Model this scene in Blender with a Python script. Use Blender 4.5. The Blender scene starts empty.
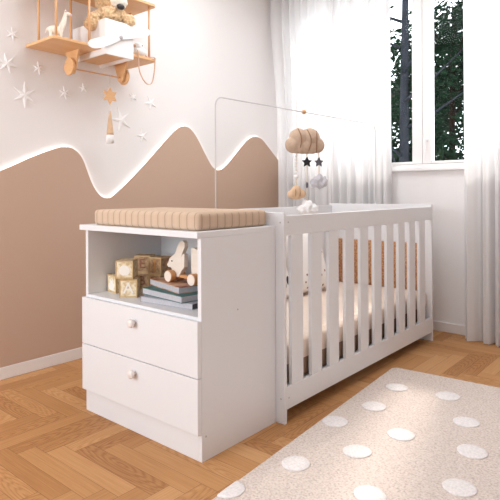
import bpy, bmesh, math, random
from mathutils import Vector, Matrix
PI = math.pi
S = bpy.context.scene
COL = S.collection
rnd = random.Random(7)

# ---------------------------------------------------------------- camera, world, light, exposure
cd = bpy.data.cameras.new('camera')
cam = bpy.data.objects.new('camera', cd); COL.objects.link(cam)
cam.location = (1.317, -1.294, 0.94)
cam.rotation_euler = (PI/2, math.radians(0.26), math.radians(40.2))
cd.sensor_width = 36; cd.lens = 38.16; cd.shift_y = -0.1164
cd.clip_start = 0.02
S.camera = cam
S.view_settings.view_transform = 'Standard'
S.view_settings.look = 'None'
S.view_settings.gamma = 1
S.view_settings.use_curve_mapping = False
S.view_settings.exposure = 0.12
S.cycles.max_bounces = 10
S.cycles.diffuse_bounces = 6
S.cycles.transparent_max_bounces = 12
S.cycles.sample_clamp_indirect = 6

W = bpy.data.worlds.new('sky'); S.world = W; W.use_nodes = True
bg = W.node_tree.nodes['Background']
bg.inputs[0].default_value = (0.91, 0.96, 1.0, 1); bg.inputs[1].default_value = 4.2

def sun(name, d, e, ang, col):
    l = bpy.data.lights.new(name, 'SUN'); l.energy = e; l.angle = math.radians(ang); l.color = col
    o = bpy.data.objects.new(name, l); COL.objects.link(o)
    o.rotation_euler = Vector(d).to_track_quat('-Z', 'Y').to_euler(); o.location = (-0.5, 4, 4)
sun('sun', (0.36, -1.65, -1.6), 2.2, 5, (1.0, 0.92, 0.82))
def area(name, loc, d, sx, sy, e, col):
    l = bpy.data.lights.new(name, 'AREA'); l.shape = 'RECTANGLE'; l.size = sx; l.size_y = sy; l.energy = e; l.color = col
    o = bpy.data.objects.new(name, l); COL.objects.link(o); o.location = loc
    o.rotation_euler = Vector(d).to_track_quat('-Z', 'Y').to_euler()
HC0 = 2.548
area('rear_fill_light', (0.6, -2.75, 1.6), (-0.15, 1, -0.05), 2.4, 1.6, 20, (0.78, 0.90, 1.0))  # unseen fill light added before the solid rear wall, no patio there
area('left_front_key_light', (-0.95, -2.7, 1.25), (0.2, 1, -0.06), 0.9, 1.3, 45, (0.86, 0.94, 1.0))  # unseen key light from the left front, no door stands there
area('overhead_fill_light', (-0.25, 0.80, HC0-0.02), (-0.02, 0.0, -1), 1.4, 1.4, 23, (0.90, 0.955, 1.0))  # unseen overhead light added for ambient fill, no fixture modelled

# ---------------------------------------------------------------- materials
def mat(name):
    m = bpy.data.materials.new(name); m.use_nodes = True
    nt = m.node_tree; return m, nt, nt.nodes['Principled BSDF']
def N(nt, t, **kw):
    n = nt.nodes.new(t)
    for k, v in kw.items():
        if k in n.inputs: n.inputs[k].default_value = v
        else: setattr(n, k, v)
    return n
def L(nt, a, b): nt.links.new(a, b)
def ramp(nt, fac, stops):
    r = N(nt, 'ShaderNodeValToRGB'); e = r.color_ramp.elements
    while len(e) < len(stops): e.new(0.5)
    for i, (p, c) in enumerate(stops):
        e[i].position = p; e[i].color = (*c, 1)
    L(nt, fac, r.inputs[0]); return r.outputs[0]
def plain(name, col, rough=0.5, spec=0.5, bump=0, bscale=200, vary=0, vscale=6, sheen=0, detail=3):
    m, nt, b = mat(name)
    b.inputs['Base Color'].default_value = (*col, 1); b.inputs['Roughness'].default_value = rough
    b.inputs['Specular IOR Level'].default_value = spec
    if sheen: b.inputs['Sheen Weight'].default_value = sheen
    tc = N(nt, 'ShaderNodeTexCoord')
    if vary:
        n = N(nt, 'ShaderNodeTexNoise', Scale=vscale, Detail=detail); L(nt, tc.outputs['Object'], n.inputs['Vector'])
        c = ramp(nt, n.outputs['Fac'], [(0.3, tuple(x*(1-vary) for x in col)), (0.7, tuple(min(1, x*(1+vary)) for x in col))])
        L(nt, c, b.inputs['Base Color'])
    if bump:
        n = N(nt, 'ShaderNodeTexNoise', Scale=bscale, Detail=2); L(nt, tc.outputs['Object'], n.inputs['Vector'])
        bp = N(nt, 'ShaderNodeBump', Strength=bump, Distance=0.002); L(nt, n.outputs['Fac'], bp.inputs['Height'])
        L(nt, bp.outputs[0], b.inputs['Normal'])
    return m
def wood(name, a, b_, scale=(40, 40, 4), rough=0.45):
    m, nt, b = mat(name)
    tc = N(nt, 'ShaderNodeTexCoord'); mp = N(nt, 'ShaderNodeMapping'); mp.inputs['Scale'].default_value = scale
    L(nt, tc.outputs['Object'], mp.inputs[0])
    n = N(nt, 'ShaderNodeTexNoise', Scale=1.0, Detail=4); L(nt, mp.outputs[0], n.inputs['Vector'])
    L(nt, ramp(nt, n.outputs['Fac'], [(0.3, a), (0.7, b_)]), b.inputs['Base Color'])
    b.inputs['Roughness'].default_value = rough
    return m
def emit(name, col, s):
    m = bpy.data.materials.new(name); m.use_nodes = True; nt = m.node_tree; nt.nodes.clear()
    e = N(nt, 'ShaderNodeEmission'); e.inputs[0].default_value = (*col, 1); e.inputs[1].default_value = s
    o = N(nt, 'ShaderNodeOutputMaterial'); L(nt, e.outputs[0], o.inputs[0]); return m

M = {}
M['white'] = plain('white lacquered board', (0.755, 0.755, 0.77), 0.42, 0.35)
M['whiteseam'] = plain('screw cap', (0.45, 0.43, 0.43), 0.5)
M['knob'] = plain('pale knob', (0.82, 0.76, 0.72), 0.35)
M['wall'] = plain('off white wall paint', (0.83, 0.795, 0.78), 0.85, 0.2, 0.05, 300)
M['tan'] = plain('tan painted panel', (0.545, 0.385, 0.292), 0.8, 0.2, 0.05, 300)
M['ceil'] = plain('ceiling paint', (0.80, 0.77, 0.75), 0.9, 0.1)
M['trim'] = plain('trim paint', (0.80, 0.765, 0.745), 0.5, 0.3)
M['frame'] = plain('window paint', (0.86, 0.84, 0.83), 0.4, 0.3)
M['led'] = emit('warm white strip', (1.0, 0.94, 0.88), 4.5)
M['ply'] = wood('birch plywood', (0.72, 0.40, 0.18), (0.80, 0.49, 0.25), (14, 3, 60))
M['ply2'] = wood('beech rod', (0.66, 0.35, 0.16), (0.76, 0.45, 0.23), (60, 60, 4))
M['planewhite'] = plain('white painted ply', (0.86, 0.84, 0.83), 0.45)
M['starwhite'] = plain('white felt star', (0.90, 0.88, 0.87), 0.7)
M['linen'] = plain('beige linen', (0.52, 0.375, 0.275), 0.95, 0.1, 0.6, 350, 0.10, 40, 0.2)
M['linen2'] = plain('peach linen', (0.66, 0.45, 0.29), 0.95, 0.1, 0.6, 350, 0.10, 40, 0.2)
M['stitch'] = plain('brown stitching', (0.30, 0.17, 0.10), 0.9)
M['greyfelt'] = plain('grey fluffy felt', (0.52, 0.50, 0.53), 1.0, 0.1, 0.8, 150, 0.15, 30, 0.3)
M['whitefelt'] = plain('white fluffy felt', (0.85, 0.83, 0.82), 1.0, 0.1, 0.8, 150, 0.05, 30, 0.3)
M['black'] = plain('black felt', (0.012, 0.012, 0.016), 0.8)
M['darkgrey'] = plain('dark grey felt', (0.10, 0.095, 0.11), 0.9)
M['cord'] = plain('natural cord', (0.72, 0.58, 0.42), 0.9)
M['wire'] = plain('white enamelled wire', (0.62, 0.60, 0.59), 0.35)
M['clear'] = plain('clear bead', (0.82, 0.80, 0.80), 0.2)
M['bead'] = plain('wooden bead', (0.55, 0.30, 0.13), 0.4)
M['teddy'] = plain('tan curly fur', (0.70, 0.48, 0.27), 1.0, 0.1, 1.0, 180, 0.25, 90, 0.5)
M['muzzle'] = plain('cream muzzle fur', (0.86, 0.78, 0.68), 1.0, 0.1, 1.0, 120, 0.10, 60, 0.4)
M['noseblk'] = plain('black stitched nose', (0.02, 0.015, 0.015), 0.45)
M['ivory'] = plain('ivory painted wood', (0.84, 0.77, 0.66), 0.6, 0.3, 0, 0, 0.08, 60)
M['pink'] = plain('pink painted wood', (0.80, 0.52, 0.55), 0.6)
M['leather'] = plain('tan leather strap', (0.66, 0.42, 0.28), 0.6)
M['rabbit'] = wood('pale maple', (0.78, 0.70, 0.61), (0.83, 0.76, 0.68), (20, 20, 60))
M['rabbitedge'] = plain('rabbit dark edge', (0.28, 0.20, 0.16), 0.6)
M['wheelface'] = plain('pale wheel disc', (0.85, 0.74, 0.64), 0.5)
M['wheelside'] = wood('orange wheel rim', (0.55, 0.26, 0.10), (0.66, 0.34, 0.15))
M['pages'] = plain('grey paper edges', (0.50, 0.49, 0.52), 0.9, 0.1, 0, 0, 0.06, 120)
M['teal'] = plain('teal cover', (0.05, 0.16, 0.15), 0.5)
M['slate'] = plain('slate cover', (0.33, 0.33, 0.37), 0.5)
M['spine'] = plain('dark spine', (0.05, 0.045, 0.05), 0.5)
M['glassbulb'] = plain('dark eye', (0.02, 0.02, 0.02), 0.2)
M['sheet'] = plain('cream quilted sheet', (0.74, 0.61, 0.52), 0.95, 0.1, 0.3, 60)
M['mattress'] = plain('mattress side with painted shade', (0.30, 0.20, 0.14), 0.95, 0.1, 0.3, 60)  # brown stands in for the shade on the mattress side behind the slats
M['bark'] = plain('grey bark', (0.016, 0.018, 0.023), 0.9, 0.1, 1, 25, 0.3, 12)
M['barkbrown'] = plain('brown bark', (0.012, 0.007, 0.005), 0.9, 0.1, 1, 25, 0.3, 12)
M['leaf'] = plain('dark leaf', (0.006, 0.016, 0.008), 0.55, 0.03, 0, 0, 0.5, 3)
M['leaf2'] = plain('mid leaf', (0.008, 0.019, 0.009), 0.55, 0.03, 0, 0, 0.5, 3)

# sun cover of the red and brown picture book
def bookcover():
    m, nt, b = mat('printed terracotta cover'); tc = N(nt, 'ShaderNodeTexCoord')
    n = N(nt, 'ShaderNodeTexNoise', Scale=16.0, Detail=2); L(nt, tc.outputs['Object'], n.inputs['Vector'])
    L(nt, ramp(nt, n.outputs['Fac'], [(0.36, (0.20, 0.05, 0.03)), (0.45, (0.50, 0.24, 0.14)), (0.6, (0.62, 0.38, 0.24)), (0.72, (0.66, 0.50, 0.38))]), b.inputs['Base Color'])
    b.inputs['Roughness'].default_value = 0.5; return m
M['cover'] = bookcover()
# alphabet block: gold and brown print on natural wood
def blockmat(name, a, c):
    m, nt, b = mat(name); tc = N(nt, 'ShaderNodeTexCoord')
    n = N(nt, 'ShaderNodeTexNoise', Scale=55.0, Detail=3); L(nt, tc.outputs['Object'], n.inputs['Vector'])
    L(nt, ramp(nt, n.outputs['Fac'], [(0.35, a), (0.62, c)]), b.inputs['Base Color'])
    b.inputs['Roughness'].default_value = 0.55; return m
M['blockA'] = blockmat('pale printed block', (0.60, 0.43, 0.22), (0.86, 0.76, 0.56))
M['blockB'] = blockmat('brown printed block', (0.33, 0.17, 0.09), (0.55, 0.36, 0.19))
M['blockrim'] = wood('block edge wood', (0.52, 0.34, 0.16), (0.66, 0.47, 0.25))
M['blockpale'] = plain('block white print', (0.86, 0.82, 0.76), 0.6)
M['blockbrown'] = plain('block brown print', (0.30, 0.12, 0.06), 0.6)
M['blockorange'] = plain('block orange print', (0.55, 0.27, 0.08), 0.6)

# corduroy of the changing pad
def corduroy():
    m, nt, b = mat('camel striped fabric'); tc = N(nt, 'ShaderNodeTexCoord'); sp = N(nt, 'ShaderNodeSeparateXYZ')
    L(nt, tc.outputs['Object'], sp.inputs[0])
    def mth(op, a, v=None):
        n = N(nt, 'ShaderNodeMath', operation=op)
        if hasattr(a, 'links'): L(nt, a, n.inputs[0])
        else: n.inputs[0].default_value = a
        if v is not None:
            if hasattr(v, 'links'): L(nt, v, n.inputs[1])
            else: n.inputs[1].default_value = v
        return n.outputs[0]
    g = N(nt, 'ShaderNodeNewGeometry'); ns = N(nt, 'ShaderNodeSeparateXYZ'); L(nt, g.outputs['Normal'], ns.inputs[0])
    side = mth('GREATER_THAN', mth('ABSOLUTE', ns.outputs[0]), 0.75)
    mixc = N(nt, 'ShaderNodeMix'); L(nt, side, mixc.inputs[0]); L(nt, sp.outputs[0], mixc.inputs[2]); L(nt, sp.outputs[1], mixc.inputs[3])
    t = mth('FRACT', mth('MULTIPLY', mixc.outputs[0], 1/0.040))
    d = mth('ABSOLUTE', mth('SUBTRACT', t, 0.5))
    c = ramp(nt, d, [(0.0, (0.36, 0.25, 0.175)), (0.035, (0.42, 0.30, 0.21)), (0.07, (0.57, 0.425, 0.315)), (0.5, (0.61, 0.46, 0.34))])
    n = N(nt, 'ShaderNodeTexNoise', Scale=500.0, Detail=1); L(nt, tc.outputs['Object'], n.inputs['Vector'])
    bp = N(nt, 'ShaderNodeBump', Strength=0.35, Distance=0.002); L(nt, n.outputs['Fac'], bp.inputs['Height']); L(nt, bp.outputs[0], b.inputs['Normal'])
    L(nt, c, b.inputs['Base Color']); b.inputs['Roughness'].default_value = 0.95; b.inputs['Specular IOR Level'].default_value = 0.1
    return m
M['cord_pad'] = corduroy()
# caramel knit
def knit():
    m, nt, b = mat('caramel knit'); tc = N(nt, 'ShaderNodeTexCoord')
    v = N(nt, 'ShaderNodeTexVoronoi', Scale=75.0); L(nt, tc.outputs['Object'], v.inputs['Vector'])
    L(nt, ramp(nt, v.outputs['Distance'], [(0.0, (0.66, 0.37, 0.18)), (0.7, (0.36, 0.16, 0.07))]), b.inputs['Base Color'])
    bp = N(nt, 'ShaderNodeBump', Strength=0.8, Distance=0.004); bp.invert = True; L(nt, v.outputs['Distance'], bp.inputs['Height']); L(nt, bp.outputs[0], b.inputs['Normal'])
    b.inputs['Roughness'].default_value = 0.95; return m
M['knit'] = knit()
def spotted(name, scale, thr, ink, base=(0.84, 0.80, 0.76)):
    m, nt, b = mat(name); tc = N(nt, 'ShaderNodeTexCoord')
    v = N(nt, 'ShaderNodeTexVoronoi', Scale=scale); v.inputs['Randomness'].default_value = 0.9; L(nt, tc.outputs['Object'], v.inputs['Vector'])
    L(nt, ramp(nt, v.outputs['Distance'], [(thr, ink), (thr+0.03, base)]), b.inputs['Base Color'])
    b.inputs['Roughness'].default_value = 0.95; return m
M['spot1'] = spotted('white cotton with black spots', 12, 0.30, (0.015, 0.015, 0.02))
M['spot2'] = spotted('white cotton with small sprigs', 22, 0.16, (0.30, 0.16, 0.12))

# herringbone oak floor: 72 mm x 434 mm blocks, corner of one block at (-0.342, -0.093)
def floor_mat():
    m, nt, b = mat('oak herringbone'); tc = N(nt, 'ShaderNodeTexCoord'); sp = N(nt, 'ShaderNodeSeparateXYZ'); L(nt, tc.outputs['Object'], sp.inputs[0])
    def mth(op, a, v=0.0, w=0.0):
        n = N(nt, 'ShaderNodeMath', operation=op)
        for i, q in enumerate((a, v, w)):
            if hasattr(q, 'links'): L(nt, q, n.inputs[i])
            else: n.inputs[i].default_value = q
        return n.outputs[0]
    w = 0.0723
    u = mth('DIVIDE', mth('ADD', sp.outputs[0], 0.342), w); v = mth('DIVIDE', mth('ADD', sp.outputs[1], 0.093), w)
    i = mth('FLOOR', u); j = mth('FLOOR', v)
    def pmod(a): return mth('FLOORED_MODULO', a, 12.0)
    m0 = pmod(mth('SUBTRACT', mth('SUBTRACT', i, j), 1.0))
    isx = mth('LESS_THAN', m0, 5.5)
    ax = pmod(mth('SUBTRACT', mth('SUBTRACT', u, j), 1.0))                 # along, x blocks 0..6
    ay = mth('SUBTRACT', pmod(mth('SUBTRACT', mth('SUBTRACT', i, v), 1.0)), 5.0)
    kx = mth('FLOOR', mth('DIVIDE', mth('SUBTRACT', mth('SUBTRACT', u, j), 1.0), 12.0))
    ky = mth('FLOOR', mth('DIVIDE', mth('SUBTRACT', mth('SUBTRACT', i, v), 1.0), 12.0))
    def mix(a, c):   # isx ? a : c
        return mth('ADD', mth('MULTIPLY', isx, a), mth('MULTIPLY', mth('SUBTRACT', 1.0, isx), c))
    along = mix(ax, ay); across = mix(mth('FRACT', v), mth('FRACT', u))
    ida = mix(j, mth('ADD', i, 53.0)); idb = mix(kx, mth('ADD', ky, 17.0))
    cv = N(nt, 'ShaderNodeCombineXYZ'); L(nt, ida, cv.inputs[0]); L(nt, idb, cv.inputs[1]); L(nt, isx, cv.inputs[2])
    wn = N(nt, 'ShaderNodeTexWhiteNoise'); wn.noise_dimensions = '3D'; L(nt, cv.outputs[0], wn.inputs['Vector'])
    rs = N(nt, 'ShaderNodeSeparateColor'); L(nt, wn.outputs['Color'], rs.inputs[0]); r1, r2, r3 = rs.outputs
    # grain
    gx = N(nt, 'ShaderNodeCombineXYZ')
    L(nt, mth('MULTIPLY_ADD', along, 0.20, mth('MULTIPLY', r1, 60.0)), gx.inputs[0]); L(nt, mth('MULTIPLY_ADD', across, 8.0, mth('MULTIPLY', r2, 40.0)), gx.inputs[1])
    g1 = N(nt, 'ShaderNodeTexNoise', Scale=1.6, Detail=5, Roughness=0.6); L(nt, gx.outputs[0], g1.inputs['Vector'])
    # cathedral rings: distance field stretched along the block
    cx = mth('SUBTRACT', across, mth('MULTIPLY_ADD', r2, 0.8, 0.1)); al = mth('SUBTRACT', along, mth('MULTIPLY', r3, 6.0))
    wb = N(nt, 'ShaderNodeTexNoise', Scale=1.1, Detail=2); L(nt, gx.outputs[0], wb.inputs['Vector'])
    dist = mth('SQRT', mth('ADD', mth('MULTIPLY', mth('MULTIPLY', cx, cx), 9.0), mth('MULTIPLY', mth('MULTIPLY', al, al), 0.32)))
    ring = mth('SINE', mth('MULTIPLY', mth('ADD', dist, mth('MULTIPLY', wb.outputs['Fac'], 0.55)), 17.0))
    ring = mth('MULTIPLY_ADD', ring, 0.5, 0.5)
    ringamt = mth('MULTIPLY', mth('GREATER_THAN', r3, 0.45), 0.20)
    tone = mth('ADD', mth('MULTIPLY_ADD', r1, 0.36, 0.08), mth('MULTIPLY', g1.outputs['Fac'], 0.62))
    tone = mth('SUBTRACT', tone, mth('MULTIPLY', mth('MULTIPLY', ring, ring), ringamt))
    col = ramp(nt, tone, [(0.05, (0.27, 0.110, 0.042)), (0.35, (0.42, 0.20, 0.078)), (0.60, (0.53, 0.275, 0.115)), (0.90, (0.64, 0.375, 0.185))])
    # seams
    ea = mth('MINIMUM', across, mth('SUBTRACT', 1.0, across)); el = mth('MINIMUM', along, mth('SUBTRACT', 6.0, along))
    e = mth('MINIMUM', ea, el); seam = mth('LESS_THAN', e, 0.012)
    mx = N(nt, 'ShaderNodeMix', data_type='RGBA'); L(nt, mth('MULTIPLY', seam, 0.6), mx.inputs[0]); L(nt, col, mx.inputs[6]); mx.inputs[7].default_value = (0.14, 0.065, 0.03, 1)
    L(nt, mx.outputs[2], b.inputs['Base Color'])
    b.inputs['Roughness'].default_value = 0.5; b.inputs['Specular IOR Level'].default_value = 0.12
    return m
M['floor'] = floor_mat()

def rug_mat():
    m, nt, b = mat('beige shaggy pile'); tc = N(nt, 'ShaderNodeTexCoord')
    n = N(nt, 'ShaderNodeTexNoise', Scale=130.0, Detail=3); L(nt, tc.outputs['Object'], n.inputs['Vector'])
    L(nt, ramp(nt, n.outputs['Fac'], [(0.3, (0.54, 0.45, 0.40)), (0.5, (0.72, 0.62, 0.56)), (0.75, (0.80, 0.71, 0.65))]), b.inputs['Base Color'])
    n2 = N(nt, 'ShaderNodeTexNoise', Scale=180.0, Detail=2); L(nt, tc.outputs['Object'], n2.inputs['Vector'])
    bp = N(nt, 'ShaderNodeBump', Strength=0.8, Distance=0.006); L(nt, n2.outputs['Fac'], bp.inputs['Height']); L(nt, bp.outputs[0], b.inputs['Normal'])
    b.inputs['Roughness'].default_value = 1; b.inputs['Specular IOR Level'].default_value = 0.05
    return m
M['rug'] = rug_mat()
M['rugdot'] = plain('white tufted dot', (0.80, 0.755, 0.74), 1.0, 0.05, 0.9, 160, 0.10, 130)

def curtain_mat():
    m = bpy.data.materials.new('white sheer voile'); m.use_nodes = True; nt = m.node_tree; nt.nodes.clear()
    d = N(nt, 'ShaderNodeBsdfDiffuse'); d.inputs[0].default_value = (0.90, 0.88, 0.87, 1)
    t = N(nt, 'ShaderNodeBsdfTranslucent'); t.inputs[0].default_value = (0.74, 0.74, 0.75, 1)
    tr = N(nt, 'ShaderNodeBsdfTransparent')
    m1 = N(nt, 'ShaderNodeMixShader'); m1.inputs[0].default_value = 0.46; L(nt, d.outputs[0], m1.inputs[1]); L(nt, t.outputs[0], m1.inputs[2])
    m2 = N(nt, 'ShaderNodeMixShader'); m2.inputs[0].default_value = 0.03; L(nt, m1.outputs[0], m2.inputs[1]); L(nt, tr.outputs[0], m2.inputs[2])
    o = N(nt, 'ShaderNodeOutputMaterial'); L(nt, m2.outputs[0], o.inputs[0]); return m
M['curtain'] = curtain_mat()
def glass_mat():
    m = bpy.data.materials.new('window glass'); m.use_nodes = True; nt = m.node_tree; nt.nodes.clear()
    tr = N(nt, 'ShaderNodeBsdfTransparent'); g = N(nt, 'ShaderNodeBsdfGlossy'); g.inputs['Roughness'].default_value = 0.02
    fr = N(nt, 'ShaderNodeFresnel'); fr.inputs[0].default_value = 1.12
    mx = N(nt, 'ShaderNodeMixShader'); L(nt, fr.outputs[0], mx.inputs[0]); L(nt, tr.outputs[0], mx.inputs[1]); L(nt, g.outputs[0], mx.inputs[2])
    o = N(nt, 'ShaderNodeOutputMaterial'); L(nt, mx.outputs[0], o.inputs[0]); return m
M['glass'] = glass_mat()

# ---------------------------------------------------------------- builders
def obj(name, bm, m, parent=None, smooth=False, loc=None, rot=None):
    me = bpy.data.meshes.new(name); bmesh.ops.recalc_face_normals(bm, faces=bm.faces[:]); bm.to_mesh(me); bm.free()
    for mm in (m if isinstance(m, (list, tuple)) else [m]): me.materials.append(mm)
    if smooth:
        for p in me.polygons: p.use_smooth = True
    o = bpy.data.objects.new(name, me); COL.objects.link(o)
    if parent: o.parent = parent
    if loc: o.location = loc
    if rot: o.rotation_euler = rot
    return o
def tag(o, label=None, cat=None, group=None, kind=None):
    if label: o['label'] = label
    if cat: o['category'] = cat
    if group: o['group'] = group
    if kind: o['kind'] = kind
    return o
def empty(name, label, cat, loc=(0, 0, 0), rz=0, group=None, rot=None):
    o = bpy.data.objects.new(name, None); COL.objects.link(o); o.location = loc
    o.rotation_euler = rot if rot else (0, 0, rz); o.empty_display_size = 0.05
    return tag(o, label, cat, group)
def struct(o): o['kind'] = 'structure'; return o
def box(x0, x1, y0, y1, z0, z1, bev=0.0, bm=None, seg=2):
    b = bmesh.new()
    v = [b.verts.new((x, y, z)) for x in (x0, x1) for y in (y0, y1) for z in (z0, z1)]
    for f in ((0, 1, 3, 2), (4, 6, 7, 5), (0, 4, 5, 1), (2, 3, 7, 6), (0, 2, 6, 4), (1, 5, 7, 3)): b.faces.new([v[i] for i in f])
    bmesh.ops.recalc_face_normals(b, faces=b.faces[:])
    if bev: bmesh.ops.bevel(b, geom=b.edges[:], offset=bev, segments=seg, profile=0.5, affect='EDGES')
    return merge(bm, b)
def merge(bm, b):
    if bm is None: return b
    me = bpy.data.meshes.new('tmp'); b.to_mesh(me); b.free(); bm.from_mesh(me); bpy.data.meshes.remove(me); return bm
def prism(pts, axis, a0, a1, bev=0, bm=None, seg=2):
    """polygon pts (2d) extruded along axis from a0 to a1; axis 'x': pts=(y,z), 'y': (x,z), 'z': (x,y)"""
    b = bmesh.new()
    def P(p, a): return {'x': (a, p[0], p[1]), 'y': (p[0], a, p[1]), 'z': (p[0], p[1], a)}[axis]
    lo = [b.verts.new(P(p, a0)) for p in pts]; hi = [b.verts.new(P(p, a1)) for p in pts]
    n = len(pts); b.faces.new(lo); b.faces.new(hi[::-1])
    for i in range(n): b.faces.new((lo[i], hi[i], hi[(i+1) % n], lo[(i+1) % n]))
    bmesh.ops.recalc_face_normals(b, faces=b.faces[:])
    if bev:
        ed = [e for e in b.edges if e.verts[0] in lo and e.verts[1] in lo or e.verts[0] in hi and e.verts[1] in hi]
        bmesh.ops.bevel(b, geom=ed, offset=bev, segments=seg, profile=0.5, affect='EDGES')
    return merge(bm, b)
def tube(path, r, n=10, bm=None, cap=True):
    b = bmesh.new(); path = [Vector(p) for p in path]; rings = []
    rr = r if isinstance(r, (list, tuple)) else [r]*len(path)
    up = None
    for i, p in enumerate(path):
        t = (path[min(i+1, len(path)-1)] - path[max(i-1, 0)]).normalized()
        if up is None: up = Vector((0, 0, 1)) if abs(t.z) < 0.9 else Vector((1, 0, 0))
        a = (up - t*up.dot(t)).normalized(); up = a; c = t.cross(a)
        rings.append([b.verts.new(p + (a*math.cos(2*PI*k/n) + c*math.sin(2*PI*k/n))*rr[i]) for k in range(n)])
    for i in range(len(rings)-1):
        for k in range(n): b.faces.new((rings[i][k], rings[i][(k+1) % n], rings[i+1][(k+1) % n], rings[i+1][k]))
    if cap: b.faces.new(rings[0][::-1]); b.faces.new(rings[-1])
    return merge(bm, b)
def lathe(prof, n=24, bm=None, mtx=None):
    """prof: (r, z) about z"""
    b = bmesh.new(); rings = []
    for r, z in prof:
        rings.append([b.verts.new((r*math.cos(2*PI*k/n), r*math.sin(2*PI*k/n), z)) for k in range(n)] if r > 1e-6 else [b.verts.new((0, 0, z))])
    for i in range(len(rings)-1):
        A, B = rings[i], rings[i+1]
        for k in range(n):
            k2 = (k+1) % n
            if len(A) == 1 and len(B) == 1: continue
            if len(A) == 1: b.faces.new((A[0], B[k], B[k2]))
            elif len(B) == 1: b.faces.new((A[k], A[k2], B[0]))
            else: b.faces.new((A[k], A[k2], B[k2], B[k]))
    if len(rings[0]) > 1: b.faces.new(rings[0][::-1])
    if len(rings[-1]) > 1: b.faces.new(rings[-1])
    if mtx: bmesh.ops.transform(b, matrix=mtx, verts=b.verts[:])
    return merge(bm, b)
def blob(c, r, bm=None, noise=0.0, freq=40, sub=4, rot=None, seed=0):
    from mathutils import noise as NZ
    b = bmesh.new(); bmesh.ops.create_icosphere(b, subdivisions=sub, radius=1)
    R = rot.to_matrix() if rot else Matrix.Identity(3); r = Vector(r) if not isinstance(r, (int, float)) else Vector((r, r, r))
    for v in b.verts:
        n = v.co.normalized(); q = Vector((n.x*r.x, n.y*r.y, n.z*r.z)); k = 1
        if noise: k += noise*NZ.noise((R @ q + Vector(c))*freq + Vector((seed, seed, 0)))/max(1e-6, min(r))
        v.co = R @ (q*k) + Vector(c)
    return merge(bm, b)
def spline(pts, sub=10, closed=False):
    out = []; n = len(pts); P = [Vector(p) for p in pts]
    for i in range(n if closed else n-1):
        p0 = P[(i-1) % n] if closed or i > 0 else P[0]*2-P[1]; p1 = P[i]; p2 = P[(i+1) % n]
        p3 = P[(i+2) % n] if closed or i+2 < n else P[n-1]*2-P[n-2]
        for s in range(sub):
            t = s/sub
            out.append(0.5*((2*p1)+(p2-p0)*t+(2*p0-5*p1+4*p2-p3)*t*t+(3*p1-p0-3*p2+p3)*t**3))
    if not closed: out.append(P[-1])
    return out
def starpts(n, ro, ri, cx=0, cz=0, a0=PI/2):
    return [(cx + (ro if k % 2 == 0 else ri)*math.cos(a0+PI*k/n), cz + (ro if k % 2 == 0 else ri)*math.sin(a0+PI*k/n)) for k in range(2*n)]
def copytree(o, parent=None):
    c = o.copy(); COL.objects.link(c)
    if parent: c.parent = parent
    for ch in list(o.children): copytree(ch, c)
    return c

# ---------------------------------------------------------------- room shell
XW, YW, HC = -1.375, 2.25, 2.548
struct(obj('floor', box(XW-0.1, 2.5, -3.0, YW+0.2, -0.08, 0.0), M['floor']))
struct(obj('ceiling', box(XW-0.1, 2.6, -3.0, YW+0.2, HC, HC+0.08), M['ceil']))
struct(obj('wall_left', box(XW-0.1, XW, -3.0, YW+0.2, 0.0, HC), M['wall']))
struct(obj('wall_rear', box(XW-0.1, 2.6, -3.1, -3.0, 0.0, HC), M['wall']))
struct(obj('wall_right', box(2.5, 2.6, -3.0, YW+0.2, 0.0, HC), M['wall']))
WX0, WX1, WZ0, WZ1 = -1.30, 1.05, 1.10, 2.44          # window opening
bm = box(XW, WX0, YW, YW+0.2, 0, HC); box(WX1, 2.5, YW, YW+0.2, 0, HC, bm=bm); box(WX0, WX1, YW, YW+0.2, 0, WZ0, bm=bm); box(WX0, WX1, YW, YW+0.2, WZ1, HC, bm=bm)
struct(obj('wall_window', bm, M['wall']))
struct(obj('baseboard_left', box(XW, XW+0.020, -2.9, YW, 0, 0.063, 0.003), M['trim']))
struct(obj('baseboard_window', box(XW+0.02, 2.5, YW-0.014, YW, 0, 0.063, 0.003), M['trim']))

# window: frame, two casements meeting in the middle, panes, stool, handle
win = bpy.data.objects.new('window_1', None); COL.objects.link(win); win['kind'] = 'structure'
fy0, fy1 = YW+0.005, YW+0.075
bm = box(WX0, WX0+0.05, fy0, fy1, WZ0, WZ1); box(WX1-0.05, WX1, fy0, fy1, WZ0, WZ1, bm=bm); box(WX0+0.05, WX1-0.05, fy0, fy1, WZ0, WZ0+0.025, bm=bm); box(WX0+0.05, WX1-0.05, fy0, fy1, WZ1-0.05, WZ1, bm=bm)
obj('window_frame', bm, M['frame'], win)
def sash(x0, x1, st0, st1):
    b = box(x0, x0+st0, fy0-0.003, fy1-0.015, WZ0+0.027, WZ1-0.052, 0.004); box(x1-st1, x1, fy0-0.003, fy1-0.015, WZ0+0.027, WZ1-0.052, 0.004, bm=b)
    box(x0+st0, x1-st1, fy0, fy1-0.018, WZ0+0.027, WZ0+0.044, 0.004, bm=b); box(x0+st0, x1-st1, fy0, fy1-0.018, WZ1-0.10, WZ1-0.052, 0.004, bm=b)
    s = obj('casement_sash', b, M['frame'], win)
    obj('window_pane', box(x0+st0-0.004, x1-st1+0.004, fy0+0.022, fy0+0.026, WZ0+0.040, WZ1-0.094), M['glass'], s)
    return s
sash(WX0+0.052, -0.128, 0.06, 0.073)
s2 = sash(-0.126, WX1-0.052, 0.062, 0.06)
bm = lathe([(0.010, 0), (0.010, 0.012), (0.006, 0.014), (0.006, 0.03)], 12, mtx=Matrix.Translation((-0.095, fy0-0.003, 1.29)) @ Matrix.Rotation(PI/2, 4, 'X'))
tube([(-0.095, fy0-0.03, 1.29), (-0.095, fy0-0.033, 1.255), (-0.095, fy0-0.033, 1.215)], 0.006, 8, bm)
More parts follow.
